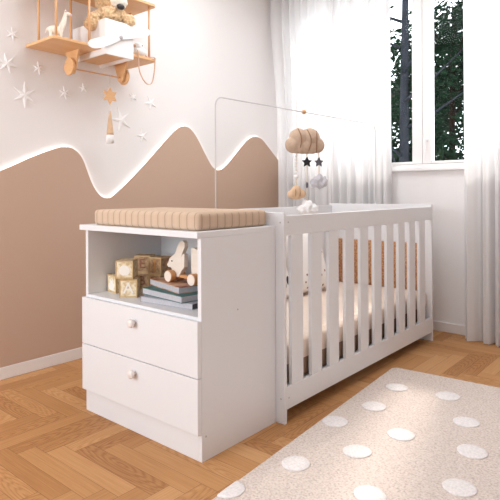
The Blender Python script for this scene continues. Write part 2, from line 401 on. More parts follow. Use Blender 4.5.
obj('window_handle', bm, M['frame'], s2)
obj('window_stool', box(WX0-0.04, WX1+0.04, YW-0.035, fy0+0.0, 1.078, 1.102, 0.004), M['frame'], win)

# wave-topped tan panel on the left wall, with its light strip
PX1 = XW+0.018
wave = spline([(-2.9, 0.97), (-2.3, 1.33), (-1.75, 1.30), (-1.25, 0.94), (-0.9, 0.86), (-0.45, 0.90), (-0.073, 1.05), (0.083, 1.122), (0.20, 1.170), (0.275, 1.192), (0.34, 1.184), (0.395, 1.132), (0.455, 0.995), (0.508, 0.925), (0.563, 0.907), (0.62, 0.932),
      (0.80, 1.080), (1.049, 1.312), (1.125, 1.370), (1.175, 1.389), (1.235, 1.377), (1.30, 1.318), (1.385, 1.203), (1.456, 1.120), (1.529, 1.101), (1.616, 1.148), (1.811, 1.317), (1.89, 1.365), (1.95, 1.376), (2.02, 1.362), (2.09, 1.315), (2.246, 1.196)], 8)
wave = [(p.x, p.y) for p in [Vector((q[0], q[1])) for q in wave]]
wp = empty('wave_wall_panel', 'tan wall panel with a glowing wavy top edge behind the crib', 'wall panel', (XW, 0, 0))
o = obj('panel_board', prism([(wave[-1][0], 0.064), (wave[0][0], 0.064)] + wave, 'x', 0.0005, 0.018), M['tan'], wp)
b = bmesh.new(); pv = None
for (y, z) in wave:
    a = b.verts.new((0.001, y, z+0.0012)); c = b.verts.new((0.010, y, z+0.0012))
    if pv: b.faces.new((pv[0], pv[1], c, a))
    pv = (a, c)
tag(obj('light_strip', b, M['led'], wp), 'glowing white light strip along the wavy edge')

# ---------------------------------------------------------------- outside: trees
def leaves(n, c, r, sz, seed):
    R = random.Random(seed); b = bmesh.new()
    cl = [(Vector((R.gauss(0, 1), R.gauss(0, 1), R.gauss(0, 1))).normalized()*R.random()**0.4) for _ in range(max(20, n//45))]
    for k in range(n):
        q = R.choice(cl) + Vector((R.gauss(0, .10), R.gauss(0, .10), R.gauss(0, .10)))
        p = Vector(c) + Vector((q.x*r[0], q.y*r[1], q.z*r[2]))
        s = sz*R.uniform(0.6, 1.3)
        a = Vector((R.gauss(0, 1), R.gauss(0, 1), R.gauss(0, .6))).normalized(); t = a.cross(Vector((R.gauss(0, 1), R.gauss(0, 1), R.gauss(0, 1)))).normalized(); u = a.cross(t)
        vs = [b.verts.new(p - a*s), b.verts.new(p + t*s*.42 + u*s*.08), b.verts.new(p + a*s), b.verts.new(p - t*s*.42 + u*s*.08)]
        b.faces.new((vs[0], vs[1], vs[2])); b.faces.new((vs[0], vs[2], vs[3]))
    return b
def tree(name, label, loc, h, tr, crowns, m, bark, seed, grp=None):
    t = empty(name, label, 'tree', loc, group=grp)
    R = random.Random(seed)
    path = [(0, 0, -1.2), (0.02, 0, 0.3), (R.uniform(-.06, .06), 0.02, h*0.5), (R.uniform(-.1, .1), 0, h)]
    bm = tube(spline(path, 6), [tr*(1-0.6*i/18) for i in range(19)], 12)
    for k in range(7):
        z = h*(0.3+0.09*k); a = R.uniform(0, 2*PI); ln = R.uniform(0.5, 1.0)
        tube([(0, 0, z), (math.cos(a)*ln*.5, math.sin(a)*ln*.5, z+.18), (math.cos(a)*ln, math.sin(a)*ln, z+.42)], [tr*.22, tr*.14, tr*.05], 7, bm)
    obj('trunk', bm, bark, t, True)
    bm = None
    for i, (c, r, n, sz) in enumerate(crowns): bm = merge(bm, leaves(n, c, r, sz, seed*10+i))
    tag(obj('foliage', bm, m, t), kind='stuff')
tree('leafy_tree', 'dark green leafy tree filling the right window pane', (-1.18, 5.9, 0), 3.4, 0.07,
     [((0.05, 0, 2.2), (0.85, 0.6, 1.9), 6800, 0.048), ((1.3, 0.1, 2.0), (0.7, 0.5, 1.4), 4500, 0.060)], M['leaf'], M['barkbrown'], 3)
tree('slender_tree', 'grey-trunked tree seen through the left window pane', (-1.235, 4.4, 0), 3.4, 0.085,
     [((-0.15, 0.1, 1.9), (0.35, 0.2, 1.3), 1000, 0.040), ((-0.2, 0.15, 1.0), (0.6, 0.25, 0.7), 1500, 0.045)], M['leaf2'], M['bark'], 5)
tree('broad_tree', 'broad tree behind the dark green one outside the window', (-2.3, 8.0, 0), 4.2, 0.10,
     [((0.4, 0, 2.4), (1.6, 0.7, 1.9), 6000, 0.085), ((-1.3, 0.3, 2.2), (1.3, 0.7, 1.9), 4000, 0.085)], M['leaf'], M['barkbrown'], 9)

# ---------------------------------------------------------------- curtains
def curtain(name, label, x0, x1, y0, folds, seed, flare=0.0):
    R = random.Random(seed); nx, nz = 320, 24; b = bmesh.new(); rows = []
    ph = [R.uniform(0, 2*PI) for _ in range(6)]
    for k in range(nz+1):
        v = k/nz; z = 0.006 + (HC-0.05-0.006)*v; row = []
        amp = 0.030*(1.15-0.45*v)
        for i in range(nx+1):
            s = i/nx
            warp = s + 0.018*math.sin(2*PI*s*3+ph[0]) + 0.010*math.sin(2*PI*s*7+ph[1])
            a = 2*PI*folds*warp
            y = y0 + amp*(math.sin(a) + 0.35*math.sin(2.3*a+ph[2]) + 0.3*math.sin(0.41*a+ph[3])) + 0.006*math.sin(3*v+4*a*0.1)
            x = x0 + (x1-x0)*(s + 0.004*math.sin(a*1.0+1.2)) + flare*max(0, 1-s*3)*min(1, max(0, (2.3-z)/0.8))
            row.append(b.verts.new((x, y, z)))
        rows.append(row)
    for k in range(nz):
        for i in range(nx): b.faces.new((rows[k][i], rows[k][i+1], rows[k+1][i+1], rows[k+1][i]))
    c = empty(name, label, 'curtain', (0, 0, 0))
    o = obj('curtain_panel', b, M['curtain'], c, True)
    hem = bmesh.new(); 
    obj('heading_tape', box(x0, x1, y0-0.014, y0+0.014, HC-0.055, HC-0.022, 0.004), M['frame'], c)
    return c
curtain('sheer_curtain', 'wide white sheer curtain hanging behind the crib mobile', -1.345, -0.315, 2.135, 15, 4, 0.075)
curtain('sheer_curtain', 'white sheer curtain right of the window glass, reaching the floor', 0.185, 0.95, 2.125, 10, 8)
tag(obj('curtain_rail', box(XW+0.01, 1.3, 2.11, 2.15, HC-0.022, HC-0.0), M['frame']), 'white ceiling rail above both sheer curtains', 'curtain rail')

# ---------------------------------------------------------------- rug
rg = empty('dotted_rug', 'beige shaggy rug with white raised dots beside the crib', 'rug', (0.085, 1.33, 0.0), math.radians(4.2))
def rrect(x0, x1, y0, y1, r, n=6):
    out = []
    for cx, cy, a in ((x1-r, y1-r, 0), (x0+r, y1-r, 90), (x0+r, y0+r, 180), (x1-r, y0+r, 270)):
        for k in range(n+1):
            t = math.radians(a+90*k/n); out.append((cx+r*math.cos(t), cy+r*math.sin(t)))
    return out
obj('pile', prism(rrect(0, 1.5, -2.2, 0, 0.035), 'z', 0.0, 0.014, 0.005), M['rug'], rg)
dotpos = [(0.198, -0.079), (0.27, 0.18), (0.389, 0.388), (0.453, 0.61), (0.2, 0.551), (0.251, 0.787), (0.23, 1.055), (0.454, 1.102), (0.607, 0.88), (0.703, 0.648), (0.747, 0.386), (0.551, 0.172),
          (0.40, -0.10), (0.78, 1.12), (0.90, 0.86), (0.95, 0.55), (0.97, 0.20), (0.72, -0.05)]
ca, sa = math.cos(-math.radians(4.2)), math.sin(-math.radians(4.2))
bm = lathe([(0.051, 0.0), (0.0515, 0.003), (0.049, 0.0048), (0.035, 0.0055), (0.0, 0.0058)], 28)
d0 = None
for (x, y) in dotpos:
    dx, dy = x-0.085, y-1.33
    p = (dx*ca-dy*sa, dx*sa+dy*ca, 0.0135)
    if d0 is None: d0 = obj('tufted_dot', bm, M['rugdot'], rg, True); d = d0
    else: d = d0.copy(); COL.objects.link(d)
    d.location = p
    if d is d0:      # this one is cut off by the border of the rug
        c_ = bmesh.new(); c_.from_mesh(d.data)
        bmesh.ops.bisect_plane(c_, geom=c_.verts[:]+c_.edges[:]+c_.faces[:], plane_co=(0.004-p[0], 0, 0), plane_no=(-1, 0, 0), clear_outer=True)
        cut = d.data.copy(); c_.to_mesh(cut); c_.free(); full = d.data; d.data = cut; d0 = d.copy(); d0.data = full
    else: d.rotation_euler = (0, 0, rnd.uniform(0, 6)); d.scale = (1, rnd.uniform(0.92, 1.05), 1)

# ---------------------------------------------------------------- dresser
dr = empty('changing_dresser', 'white two-drawer dresser with open niche, joined to the crib', 'dresser', (-0.355, 0.21, 0))
dx, dy = 0.355, -0.21           # world -> local shift
def dbox(n, x0, x1, y0, y1, z0, z1, bev=0.0012, m=None, par=None):
    return obj(n, box(x0+dx, x1+dx, y0+dy, y1+dy, z0, z1, bev), m or M['white'], par or dr)
dbox('side_panel', -0.710, -0.692, 0, 0.422, 0, 0.779)
dbox('side_panel', -0.018, 0.0, 0, 0.422, 0, 0.779)
dbox('top_panel', -0.730, 0.0, -0.018, 0.422, 0.779, 0.801, 0.0016)
dbox('back_panel', -0.692, -0.018, 0.406, 0.420, 0.06, 0.779)
dbox('niche_shelf', -0.692, -0.018, 0.0005, 0.406, 0.484, 0.502)
dbox('plinth_board', -0.692, -0.018, 0.0, 0.018, 0.0, 0.094)
for z0, z1, zk in ((0.097, 0.2915, 0.2405), (0.2945, 0.491, 0.4365)):
    d = dbox('drawer', -0.712, -0.001, -0.018, -0.0005, z0, z1)
    kb = lathe([(0.0, -0.029), (0.010, -0.0282), (0.0155, -0.0245), (0.0172, -0.019), (0.0145, -0.0125), (0.009, -0.009), (0.0085, 0.0)], 24, mtx=Matrix.Translation((-0.349+dx, -0.018+dy, zk)) @ Matrix.Rotation(-PI/2, 4, 'X'))
    tag(obj('knob', kb, M['knob'], d, True), 'round pale knob')
def cap(par, loc, axis='X', r=0.0035):
    m = Matrix.Translation(loc) @ Matrix.Rotation(PI/2, 4, 'Y' if axis == 'X' else 'X')
    return obj('screw_cap', lathe([(r, -0.0008), (r, 0.0008)], 10, mtx=m), M['whiteseam'], par)
cap(dr, (0.0+dx, 0.02+dy, 0.085)); cap(dr, (0.0+dx, 0.19+dy, 0.50))

# ---------------------------------------------------------------- crib
CX0, CX1, CY0, CY1 = -0.70, 0.042, 0.424, 1.993
cr = empty('slatted_crib', 'white slatted wooden crib standing along the tan wall', 'crib', (-0.33, 1.2, 0))
ox, oy = 0.33, -1.2
def cbox(n, x0, x1, y0, y1, z0, z1, bev=0.0015, par=None):
    return obj(n, box(x0+ox, x1+ox, y0+oy, y1+oy, z0, z1, bev), M['white'], par or cr)
def endpanel(y0, y1):
    pts = [(CX0, 0), (CX0+0.075, 0), (CX0+0.085, 0.055), (CX1-0.085, 0.055), (CX1-0.075, 0), (CX1, 0), (CX1, 0.855), (CX0, 0.855)]
    return obj('end_panel', prism([(x+ox, z) for x, z in pts], 'y', y0+oy, y1+oy, 0.0015), M['white'], cr)
e1 = endpanel(CY0, CY0+0.018); e2 = endpanel(CY1-0.018, CY1)
for xa in (CX1-0.019, CX0+0.001):
    cbox('top_rail', xa, xa+0.018, CY0+0.018, CY1-0.018, 0.761, 0.842)
    cbox('bottom_rail', xa, xa+0.018, CY0+0.018, CY1-0.018, 0.055, 0.146)
    for k in range(10):
        yc = 0.5205+0.1457*k
        cbox('slat', xa+0.0005, xa+0.0175, yc-0.041, yc+0.041, 0.146, 0.761, 0.001)
cbox('mattress_base', CX0+0.02, CX1-0.02, CY0+0.019, CY1-0.019, 0.118, 0.136)
for z in (0.815, 0.10): cap(cr, (0.0245+ox, CY0+oy, z), 'Y'); cap(cr, (CX1-0.001+ox, CY0+0.032+oy, z))

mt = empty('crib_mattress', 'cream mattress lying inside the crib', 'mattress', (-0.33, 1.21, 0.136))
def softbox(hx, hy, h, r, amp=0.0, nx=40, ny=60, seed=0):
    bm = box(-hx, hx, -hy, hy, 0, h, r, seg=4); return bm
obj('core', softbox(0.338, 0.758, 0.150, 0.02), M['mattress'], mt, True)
# quilted sheet on top
b = bmesh.new(); nx, ny = 56, 120; rows = []
for j in range(ny+1):
    row = []
    for i in range(nx+1):
        x = -0.339+0.678*i/nx; y = -0.759+1.518*j/ny
        q = abs(math.sin(PI*(y)/0.045))**0.5*0.004
        ed = min(i, nx-i, j, ny-j); z = 0.172+q-0.018*max(0, 1-ed/3)**2
        row.append(b.verts.new((x, y, z)))
    rows.append(row)
for j in range(ny):
    for i in range(nx): b.faces.new((rows[j][i], rows[j][i+1], rows[j+1][i+1], rows[j+1][i]))
ring = [rows[0][i] for i in range(nx+1)] + [rows[j][nx] for j in range(1, ny+1)] + [rows[ny][i] for i in range(nx-1, -1, -1)] + [rows[j][0] for j in range(ny-1, 0, -1)]
dn = [b.verts.new((v.co.x, v.co.y, 0.085)) for v in ring]
for k in range(len(ring)): b.faces.new((ring[k], ring[(k+1) % len(ring)], dn[(k+1) % len(ring)], dn[k]))
obj('quilted_sheet', b, M['sheet'], mt, True)

def pillow(name, label, m, loc, w, h, t, rot, grp=None):
    b = bmesh.new(); n = 24; P = [[None]*(n+1) for _ in range(n+1)]; Q = [[None]*(n+1) for _ in range(n+1)]
    for i in range(n+1):
        for j in range(n+1):
            u, v = 2*i/n-1, 2*j/n-1
            k = (max(0, 1-u**4)*max(0, 1-v**4))**0.55*t/2
            sx = u*w/2*(1-0.05*(1-abs(u))*0 - 0.05*(v*v)*0 ) * (1-0.06*(1-v*v)) if False else u*w/2*(1-0.05*(1-v*v)); sz = v*h/2*(1-0.05*(1-u*u))
            P[i][j] = b.verts.new((sx, -k, sz))
            Q[i][j] = P[i][j] if i in (0, n) or j in (0, n) else b.verts.new((sx, k, sz))
    for i in range(n):
        for j in range(n):
            b.faces.new((P[i][j], P[i+1][j], P[i+1][j+1], P[i][j+1])); b.faces.new((Q[i][j], Q[i][j+1], Q[i+1][j+1], Q[i+1][j]))
    o = obj(name, b, m, None, True, loc, rot); return tag(o, label, 'pillow', grp)
pillow('spotted_pillow', 'white pillow with black spots at the dresser end of the crib', M['spot1'], (-0.555, 1.05, 0.517), 0.40, 0.42, 0.13, (math.radians(-16), 0, math.radians(98)))
pillow('printed_pillow', 'white pillow with small brown sprigs in the middle of the crib', M['spot2'], (-0.555, 1.45, 0.51), 0.36, 0.40, 0.12, (math.radians(-16), 0, math.radians(86)))
# knitted bumper at the far end
bm = box(-0.30, 0.30, -0.016, 0.016, -0.15, 0.15, 0.012, seg=3)
tag(obj('knitted_bumper', bm, M['knit'], None, True, (-0.325, 1.950, 0.461)), 'caramel knitted cushion against the far end of the crib', 'cushion')

# ---------------------------------------------------------------- changing pad
pd = empty('changing_pad', 'camel striped changing pad on top of the dresser', 'changing pad', (-0.345, 0.212, 0.801))
obj('pad_cover', box(-0.328, 0.318, -0.199, 0.195, 0.0, 0.066, 0.017, seg=4), M['cord_pad'], pd, True)

# ---------------------------------------------------------------- books in the niche
def book(label, z, fl, ang, w, d, t, cover, pages, spine, side='left'):
    bk = empty('picture_book', label, 'book', (fl[0], fl[1], z), math.radians(ang))
    obj('page_block', box(0.003, w-0.002, 0.002, d-0.002, 0.002, t-0.002), pages, bk)
    bm = box(0, w, 0, d, 0, 0.0022); box(0, w, 0, d, t-0.0022, t, bm=bm)
    obj('cover', bm, cover, bk)
    obj('spine', box(w-0.0015, w, 0, d, 0.0022, t-0.0022) if side == 'right' else box(0, w, d-0.0015, d, 0.0022, t-0.0022), spine, bk)
    return bk
book('grey book at the bottom of the niche pile', 0.502, (-0.386, 0.040), 6, 0.272, 0.20, 0.023, M['slate'], M['pages'], M['spine'], 'right')
book('teal-covered book in the middle of the niche pile', 0.525, (-0.420, 0.075), -6, 0.268, 0.19, 0.026, M['teal'], M['pages'], M['pages'])
book('brown and red printed book on top of the pile, under the rabbit', 0.551, (-0.452, 0.140), -14.5, 0.262, 0.185, 0.025, M['cover'], M['pages'], M['pages'])

# ---------------------------------------------------------------- alphabet blocks
def letter(txt, m, par, side, s=0.05, dz=0.0, yoff=-0.0376):
    c = bpy.data.curves.new('letter', 'FONT'); c.body = txt; c.size = s; c.align_x = 'CENTER'; c.align_y = 'CENTER'; c.extrude = 0.0006; c.offset = 0.0008
    c.materials.append(m); t = bpy.data.objects.new('text', c); COL.objects.link(t); bpy.context.view_layer.update()
    me = bpy.data.meshes.new_from_object(t.evaluated_get(bpy.context.evaluated_depsgraph_get())); bpy.data.objects.remove(t)
    o = bpy.data.objects.new('letter', me); COL.objects.link(o); o.parent = par
    if side == 'front': o.location = (0, yoff, 0.038+dz); o.rotation_euler = (PI/2, 0, 0)
    return o
def shape(pts, m, par, name):
    return obj(name, prism([(p[0]*1.1, p[1]*1.1) for p in pts], 'y', -0.0384, -0.0366), m, par)
def block(label, x, y, z, ang, m, deco):
    k = empty('alphabet_block', label, 'toy block', (x, y, z), math.radians(ang), 'alphabet blocks in the niche')
    h = 0.038
    obj('cube', box(-h+0.001, h-0.001, -h+0.001, h-0.001, 0.001, 2*h-0.001, 0.002), m, k)
    bm = None
    for s in (-1, 1):                                   # raised wooden rims on the four upright faces
        for a in (0, 1):
            for (p, q, r, t) in ((-h, h, 0, 0.006), (-h, h, 2*h-0.006, 2*h), (-h, -h+0.006, 0.006, 2*h-0.006), (h-0.006, h, 0.006, 2*h-0.006)):
                lo, hi = sorted((s*h, s*(h-0.002)))
                bm = box(p, q, lo, hi, r, t, 0, bm) if a == 0 else box(lo, hi, p, q, r, t, 0, bm)
    obj('rim', bm, M['blockrim'], k)
    deco(k)
def blobpic(pts): return lambda k: tag(shape(spline2(pts), M['blockpale'], k, 'printed_picture'), 'white printed picture')
def spline2(p): return [(q.x, q.y) for q in spline([Vector(a) for a in p], 5, True)]
chick = [(-0.018, 0.012), (-0.022, 0.030), (-0.012, 0.040), (-0.014, 0.054), (-0.002, 0.046), (0.010, 0.056), (0.010, 0.042), (0.020, 0.030), (0.014, 0.012), (0, 0.009)]
lamb = [(-0.020, 0.026), (-0.016, 0.044), (-0.002, 0.052), (0.016, 0.046), (0.022, 0.030), (0.014, 0.016), (-0.006, 0.013)]
block('small pale block with white picture, left end of the block heap', -0.643, 0.125, 0.502, -6, M['blockA'], blobpic(chick))
block('pale block with a white letter A at the front of the heap', -0.517, 0.088, 0.502, 42, M['blockA'], lambda k: letter('A', M['blockpale'], k, 'front', 0.062))
block('pale block with a round white picture on top of the front blocks', -0.540, 0.088, 0.578, 38, M['blockA'], blobpic(lamb))
block('brown block beneath the E block at the back of the niche', -0.622, 0.250, 0.502, 30, M['blockB'], lambda k: letter('B', M['blockbrown'], k, 'front', 0.06))
block('brown block with letter E, topmost at the back of the niche', -0.622, 0.250, 0.578, 34, M['blockB'], lambda k: letter('E', M['blockbrown'], k, 'front', 0.06))
block('block hidden behind the books, below the orange print block', -0.514, 0.252, 0.502, 2, M['blockB'], lambda k: letter('D', M['blockbrown'], k, 'front', 0.06))
block('block with orange print between the E block and the rabbit', -0.512, 0.252, 0.578, 6, M['blockB'], lambda k: letter('I', M['blockorange'], k, 'front', 0.066))

# ---------------------------------------------------------------- wooden rabbit on wheels
rb = empty('rabbit_pull_toy', 'pale wooden rabbit on wheels standing on the top book', 'toy', (-0.345, 0.165, 0.576), math.radians(-3))
front = [(-0.004, 0.078), (-0.013, 0.066), (-0.006, 0.056), (0.012, 0.055), (0.022, 0.045), (0.028, 0.022), (0.060, 0.022), (0.082, 0.050), (0.097, 0.063), (0.098, 0.115), (0.090, 0.118), (0.078, 0.104),
         (0.088, 0.125), (0.100, 0.145), (0.098, 0.162), (0.086, 0.170), (0.070, 0.163), (0.052, 0.140), (0.040, 0.115), (0.018, 0.102), (0.004, 0.094)]
obj('front_plate', prism([(x, z) for x, z in front], 'y', -0.010, 0.010, 0.001), M['rabbit'], rb)
hind = [(0.139, 0.142), (0.139, 0.060), (0.150, 0.022), (0.190, 0.022), (0.205, 0.050), (0.207, 0.085), (0.195, 0.118), (0.178, 0.138), (0.155, 0.146)]
obj('hind_plate', prism(hind, 'y', -0.010, 0.010, 0.001), M['rabbit'], rb)
obj('chassis', box(0.018, 0.185, -0.009, 0.009, 0.020, 0.032, 0.001), M['wheelside'], rb)
obj('eye', lathe([(0.0035, -0.0006), (0.0035, 0.0006)], 12, mtx=Matrix.Translation((0.020, -0.0105, 0.083)) @ Matrix.Rotation(PI/2, 4, 'X')), M['glassbulb'], rb)
for wx in (0.027, 0.170):
    for sy in (-1, 1):
        wm = Matrix.Translation((wx, sy*0.024, 0.0245)) @ Matrix.Rotation(PI/2, 4, 'X')
        wh = obj('wheel', lathe([(0.0215, -0.013), (0.0235, -0.011), (0.0235, 0.011), (0.0215, 0.013)], 24, mtx=wm), M['wheelside'], rb)
        fm = Matrix.Translation((wx, sy*0.0375, 0.0245)) @ Matrix.Rotation(PI/2, 4, 'X')
        obj('wheel_face', lathe([(0.0215, -0.0012), (0.0215, 0.0012)], 24, mtx=fm), M['wheelface'], wh)

# ---------------------------------------------------------------- mobile arch and mobile
ar = empty('mobile_arch', 'thin white wire arch rising over the crib', 'mobile arch', (-0.345, 1.2, 0))
def arc(cy, cz, r, a0, a1, n=8): return [(0, cy+r*math.cos(math.radians(a0+(a1-a0)*k/n)), cz+r*math.sin(math.radians(a0+(a1-a0)*k/n))) for k in range(n+1)]
r_ = 0.045
path = [(0, 0.433-1.2, 0.848), (0, 0.433-1.2, 1.1)] + arc(0.433+r_-1.2, 1.372-r_, r_, 180, 90) + [(0, 0, 1.380)] + arc(1.984-r_-1.2, 1.388-r_, r_, 90, 0) + [(0, 1.984-1.2, 1.1), (0, 1.984-1.2, 0.848)]
obj('wire', tube(path, 0.0032, 8), M['wire'], ar, True)
for yy in (0.433-1.2, 1.984-1.2): obj('socket', lathe([(0.0075, 0.8548), (0.0075, 0.860), (0.005, 0.864)], 14, mtx=Matrix.Translation((0, yy, 0))), M['white'], ar)

mb = empty('cloud_mobile', 'cloud mobile in beige and grey felt hanging from the wire arch', 'mobile', (-0.345, 1.139, 1.380), math.radians(-30))
obj('hook_bead', blob((0, 0, 0), 0.013, sub=3), M['bead'], mb, True)
# hanging pieces lie in one plane: local y across, z down
def ycloud(name, m, lobes, thick, par=mb, noise=0.0, vox=0.004, flat=None):
    bm = None; rm = max(l[2] for l in lobes)
    for (y, z, r) in lobes: bm = blob((0, y, z), (thick*(0.7+0.3*r/rm), r, r), bm, noise, 60, 3)
    if flat is not None:
        for v in bm.verts:
            if v.co.z < flat: v.co.z = flat-(flat-v.co.z)*0.15
    o = obj(name, bm, m, par, True)
    md = o.modifiers.new('fuse', 'REMESH'); md.mode = 'VOXEL'; md.voxel_size = vox; md.use_smooth_shade = True
    sm = o.modifiers.new('soft', 'SMOOTH'); sm.iterations = 3; sm.factor = 0.5
    return o
big = ycloud('large_cloud', M['linen'], [(-0.068, -0.184, 0.046), (-0.034, -0.146, 0.056), (0.036, -0.146, 0.060), (0.080, -0.182, 0.044), (0.0, -0.190, 0.048), (-0.035, -0.190, 0.046), (0.040, -0.190, 0.046)], 0.036, flat=-0.230)
for yy, za, zb, bow in ((-0.046, -0.094, -0.226, 0.012), (0.010, -0.100, -0.228, 0.014), (0.066, -0.104, -0.224, 0.008)):
    pts = []
    for k in range(15):
        t = k/14; z = za+(zb-za)*t; pts.append((0.008+0.031*math.sin(PI*(0.10+0.82*t)), yy+bow*math.sin(PI*t)*(1 if yy < 0.05 else -1), z))
    obj('stitched_seam', tube(pts, 0.0034, 6), M['stitch'], big, True)
obj('hanging_cord', tube([(0, 0, -0.010), (0, 0.001, -0.05), (0, 0.0, -0.118)], 0.0014, 6), M['wire'], mb)
def cordz(y, za, zb, r=0.0030): return obj('cord', tube([(0, y, za), (0, y+0.002, (za+zb)/2), (0, y, zb)], r, 6), M['cord'], mb)
YL, YM, YR = -0.049, 0.016, 0.090
cordz(YL, -0.225, -0.405, 0.0022); cordz(YM, -0.225, -0.495); cordz(YR, -0.225, -0.350)
ycloud('peach_cloud', M['linen2'], [(YL, -0.438, 0.032), (YL-0.026, -0.455, 0.026), (YL+0.028, -0.452, 0.027), (YL, -0.462, 0.028)], 0.020, vox=0.003, flat=-0.482)
for q in (-0.012, 0.014): tag(obj('stitched_seam', tube([(0.020*math.sin(PI*(0.1+0.8*k/8)), YL+q, -0.412-0.068*k/8) for k in range(9)], 0.002, 6), M['stitch'], mb, True))
ycloud('grey_cloud', M['greyfelt'], [(YR, -0.375, 0.030), (YR-0.028, -0.395, 0.026), (YR+0.030, -0.385, 0.027), (YR+0.004, -0.402, 0.028)], 0.022, noise=0.010, vox=0.003)
ycloud('white_cloud', M['whitefelt'], [(0.020, -0.520, 0.033), (-0.014, -0.540, 0.027), (0.056, -0.538, 0.028), (0.02, -0.545, 0.026)], 0.026, noise=0.010, vox=0.003)
def ystar(name, y, z, r, m): obj(name, prism(starpts(5, r, r*0.48, y, z), 'x', -0.009, 0.009, 0.003), m, mb)
ystar('black_star', YM, -0.277, 0.030, M['black']); ystar('grey_star', YR, -0.277, 0.028, M['darkgrey'])
for k in range(6): obj('glass_bead', blob((0, YL, -0.243-0.018*k), 0.0062, sub=2), M['clear'], mb, True)
obj('white_bead', blob((0, YL, -0.357), (0.010, 0.013, 0.013), sub=2), M['clear'], mb, True)
obj('grey_bead', blob((0, YM, -0.405), (0.006, 0.006, 0.019), sub=2), M['darkgrey'], mb, True)

# ---------------------------------------------------------------- biplane shelf on the left wall
pl = empty('biplane_shelf', 'wooden biplane-shaped wall shelf with white body and propeller', 'shelf', (XW, 0.44, 1.70))
px_, py_, pz_ = -XW, -0.44, -1.70
def wing(name, z0, z1):
    x0, x1, y0, y1, r = XW+0.0005, -1.098, 0.072, 0.730, 0.05
    pts = [(x0, y0), (x1-0.03, y0)] + [(x1-0.03+0.03*math.sin(a), y0+0.03-0.03*math.cos(a)) for a in [PI/2*k/5 for k in range(1, 6)]] + [(x1-0.03*0+0.03*math.cos(a)-0.03, y1-0.03+0.03*math.sin(a)) for a in [PI/2*k/5 for k in range(0, 6)]] + [(x0, y1)]
    return obj(name, prism([(x+px_, y+py_) for x, y in pts], 'z', z0+pz_, z1+pz_, 0.002), M['ply'], pl)
wing('lower_wing', 1.702, 1.717); wing('upper_wing', 2.022, 2.037)
for (x, ys) in ((-1.125, (0.103, 0.292, 0.69)), (-1.30, (0.105, 0.290, 0.69))):
    for y in ys: obj('strut', tube([(x+px_, y+py_, 1.7165+pz_), (x+px_, y+py_, 2.0225+pz_)], 0.0065, 10), M['ply2'], pl, True)
# fuselage: a white open box with a plywood floor
fx0, fx1, fy0_, fy1_ = XW+0.001, -1.062, 0.347, 0.530
def pbox(n, x0, x1, y0, y1, z0, z1, m, bev=0.001, par=None): return obj(n, box(x0+px_, x1+px_, y0+py_, y1+py_, z0+pz_, z1+pz_, bev), m, par or pl)
pbox('body_side', fx0, fx1, fy0_, fy0_+0.010, 1.672, 1.860, M['planewhite']); pbox('body_side', fx0, fx1, fy1_-0.010, fy1_, 1.672, 1.860, M['planewhite'])
pbox('body_front', fx1-0.010, fx1, fy0_+0.010, fy1_-0.010, 1.672, 1.860, M['planewhite'])
pbox('body_floor', fx0, fx1-0.010, fy0_+0.010, fy1_-0.010, 1.690, 1.7015, M['ply'])
# propeller: two blades and a hub
hub = (-1.052, 0.437, 1.772); ang = math.atan2(1.844-1.690, 0.628-0.229)
pr = obj('propeller', bmesh.new(), M['planewhite'], pl)
out = []
for s in (1, -1):
    half = [(0.0, 0.012), (0.05, 0.020), (0.11, 0.029), (0.16, 0.030), (0.195, 0.022), (0.212, 0.006)]
    half2 = [(0.212, -0.006), (0.195, -0.018), (0.16, -0.022), (0.11, -0.022), (0.05, -0.015), (0.0, -0.012)]
    out += [(s*a, s*b_) for a, b_ in half] + [(s*a, s*b_) for a, b_ in half2]
b = prism(spline2([p for i, p in enumerate(out) if i not in (11, 23)]), 'x', -0.004, 0.004, 0.001)
bmesh.ops.transform(b, matrix=Matrix.Translation((hub[0]+px_, hub[1]+py_, hub[2]+pz_)) @ Matrix.Rotation(ang, 4, 'X'), verts=b.verts[:])
b.to_mesh(pr.data); b.free()
hm = Matrix.Translation((hub[0]+px_-0.011, hub[1]+py_, hub[2]+pz_)) @ Matrix.Rotation(PI/2, 4, 'Y')
tag(obj('hub', lathe([(0.011, 0.0), (0.011, 0.018), (0.007, 0.022), (0.0, 0.023)], 16, mtx=hm), M['whiteseam'], pr, True), 'grey propeller hub')
# undercarriage
for (yl, yw) in ((0.272, 0.252), (0.584, 0.604)):
    pts = [(-1.315, 1.7025), (-1.185, 1.7025)] + [(-1.25+0.026*math.cos(a), 1.605+0.026*math.sin(a)) for a in [-PI*k/8 for k in range(9)]]
    obj('wheel_leg', prism([(x+px_, z+pz_) for x, z in pts], 'y', yl-0.006+py_, yl+0.006+py_, 0.001), M['ply'], pl)
    wm = Matrix.Translation((-1.25+px_, yw+py_, 1.615+pz_)) @ Matrix.Rotation(PI/2, 4, 'X')
    obj('wheel', lathe([(0.044, -0.007), (0.046, -0.005), (0.046, 0.005), (0.044, 0.007)], 28, mtx=wm), M['ply'], pl)
obj('axle', tube([(-1.25+px_, 0.278+py_, 1.607+pz_), (-1.25+px_, 0.578+py_, 1.607+pz_)], 0.004, 8), M['ply2'], pl, True)

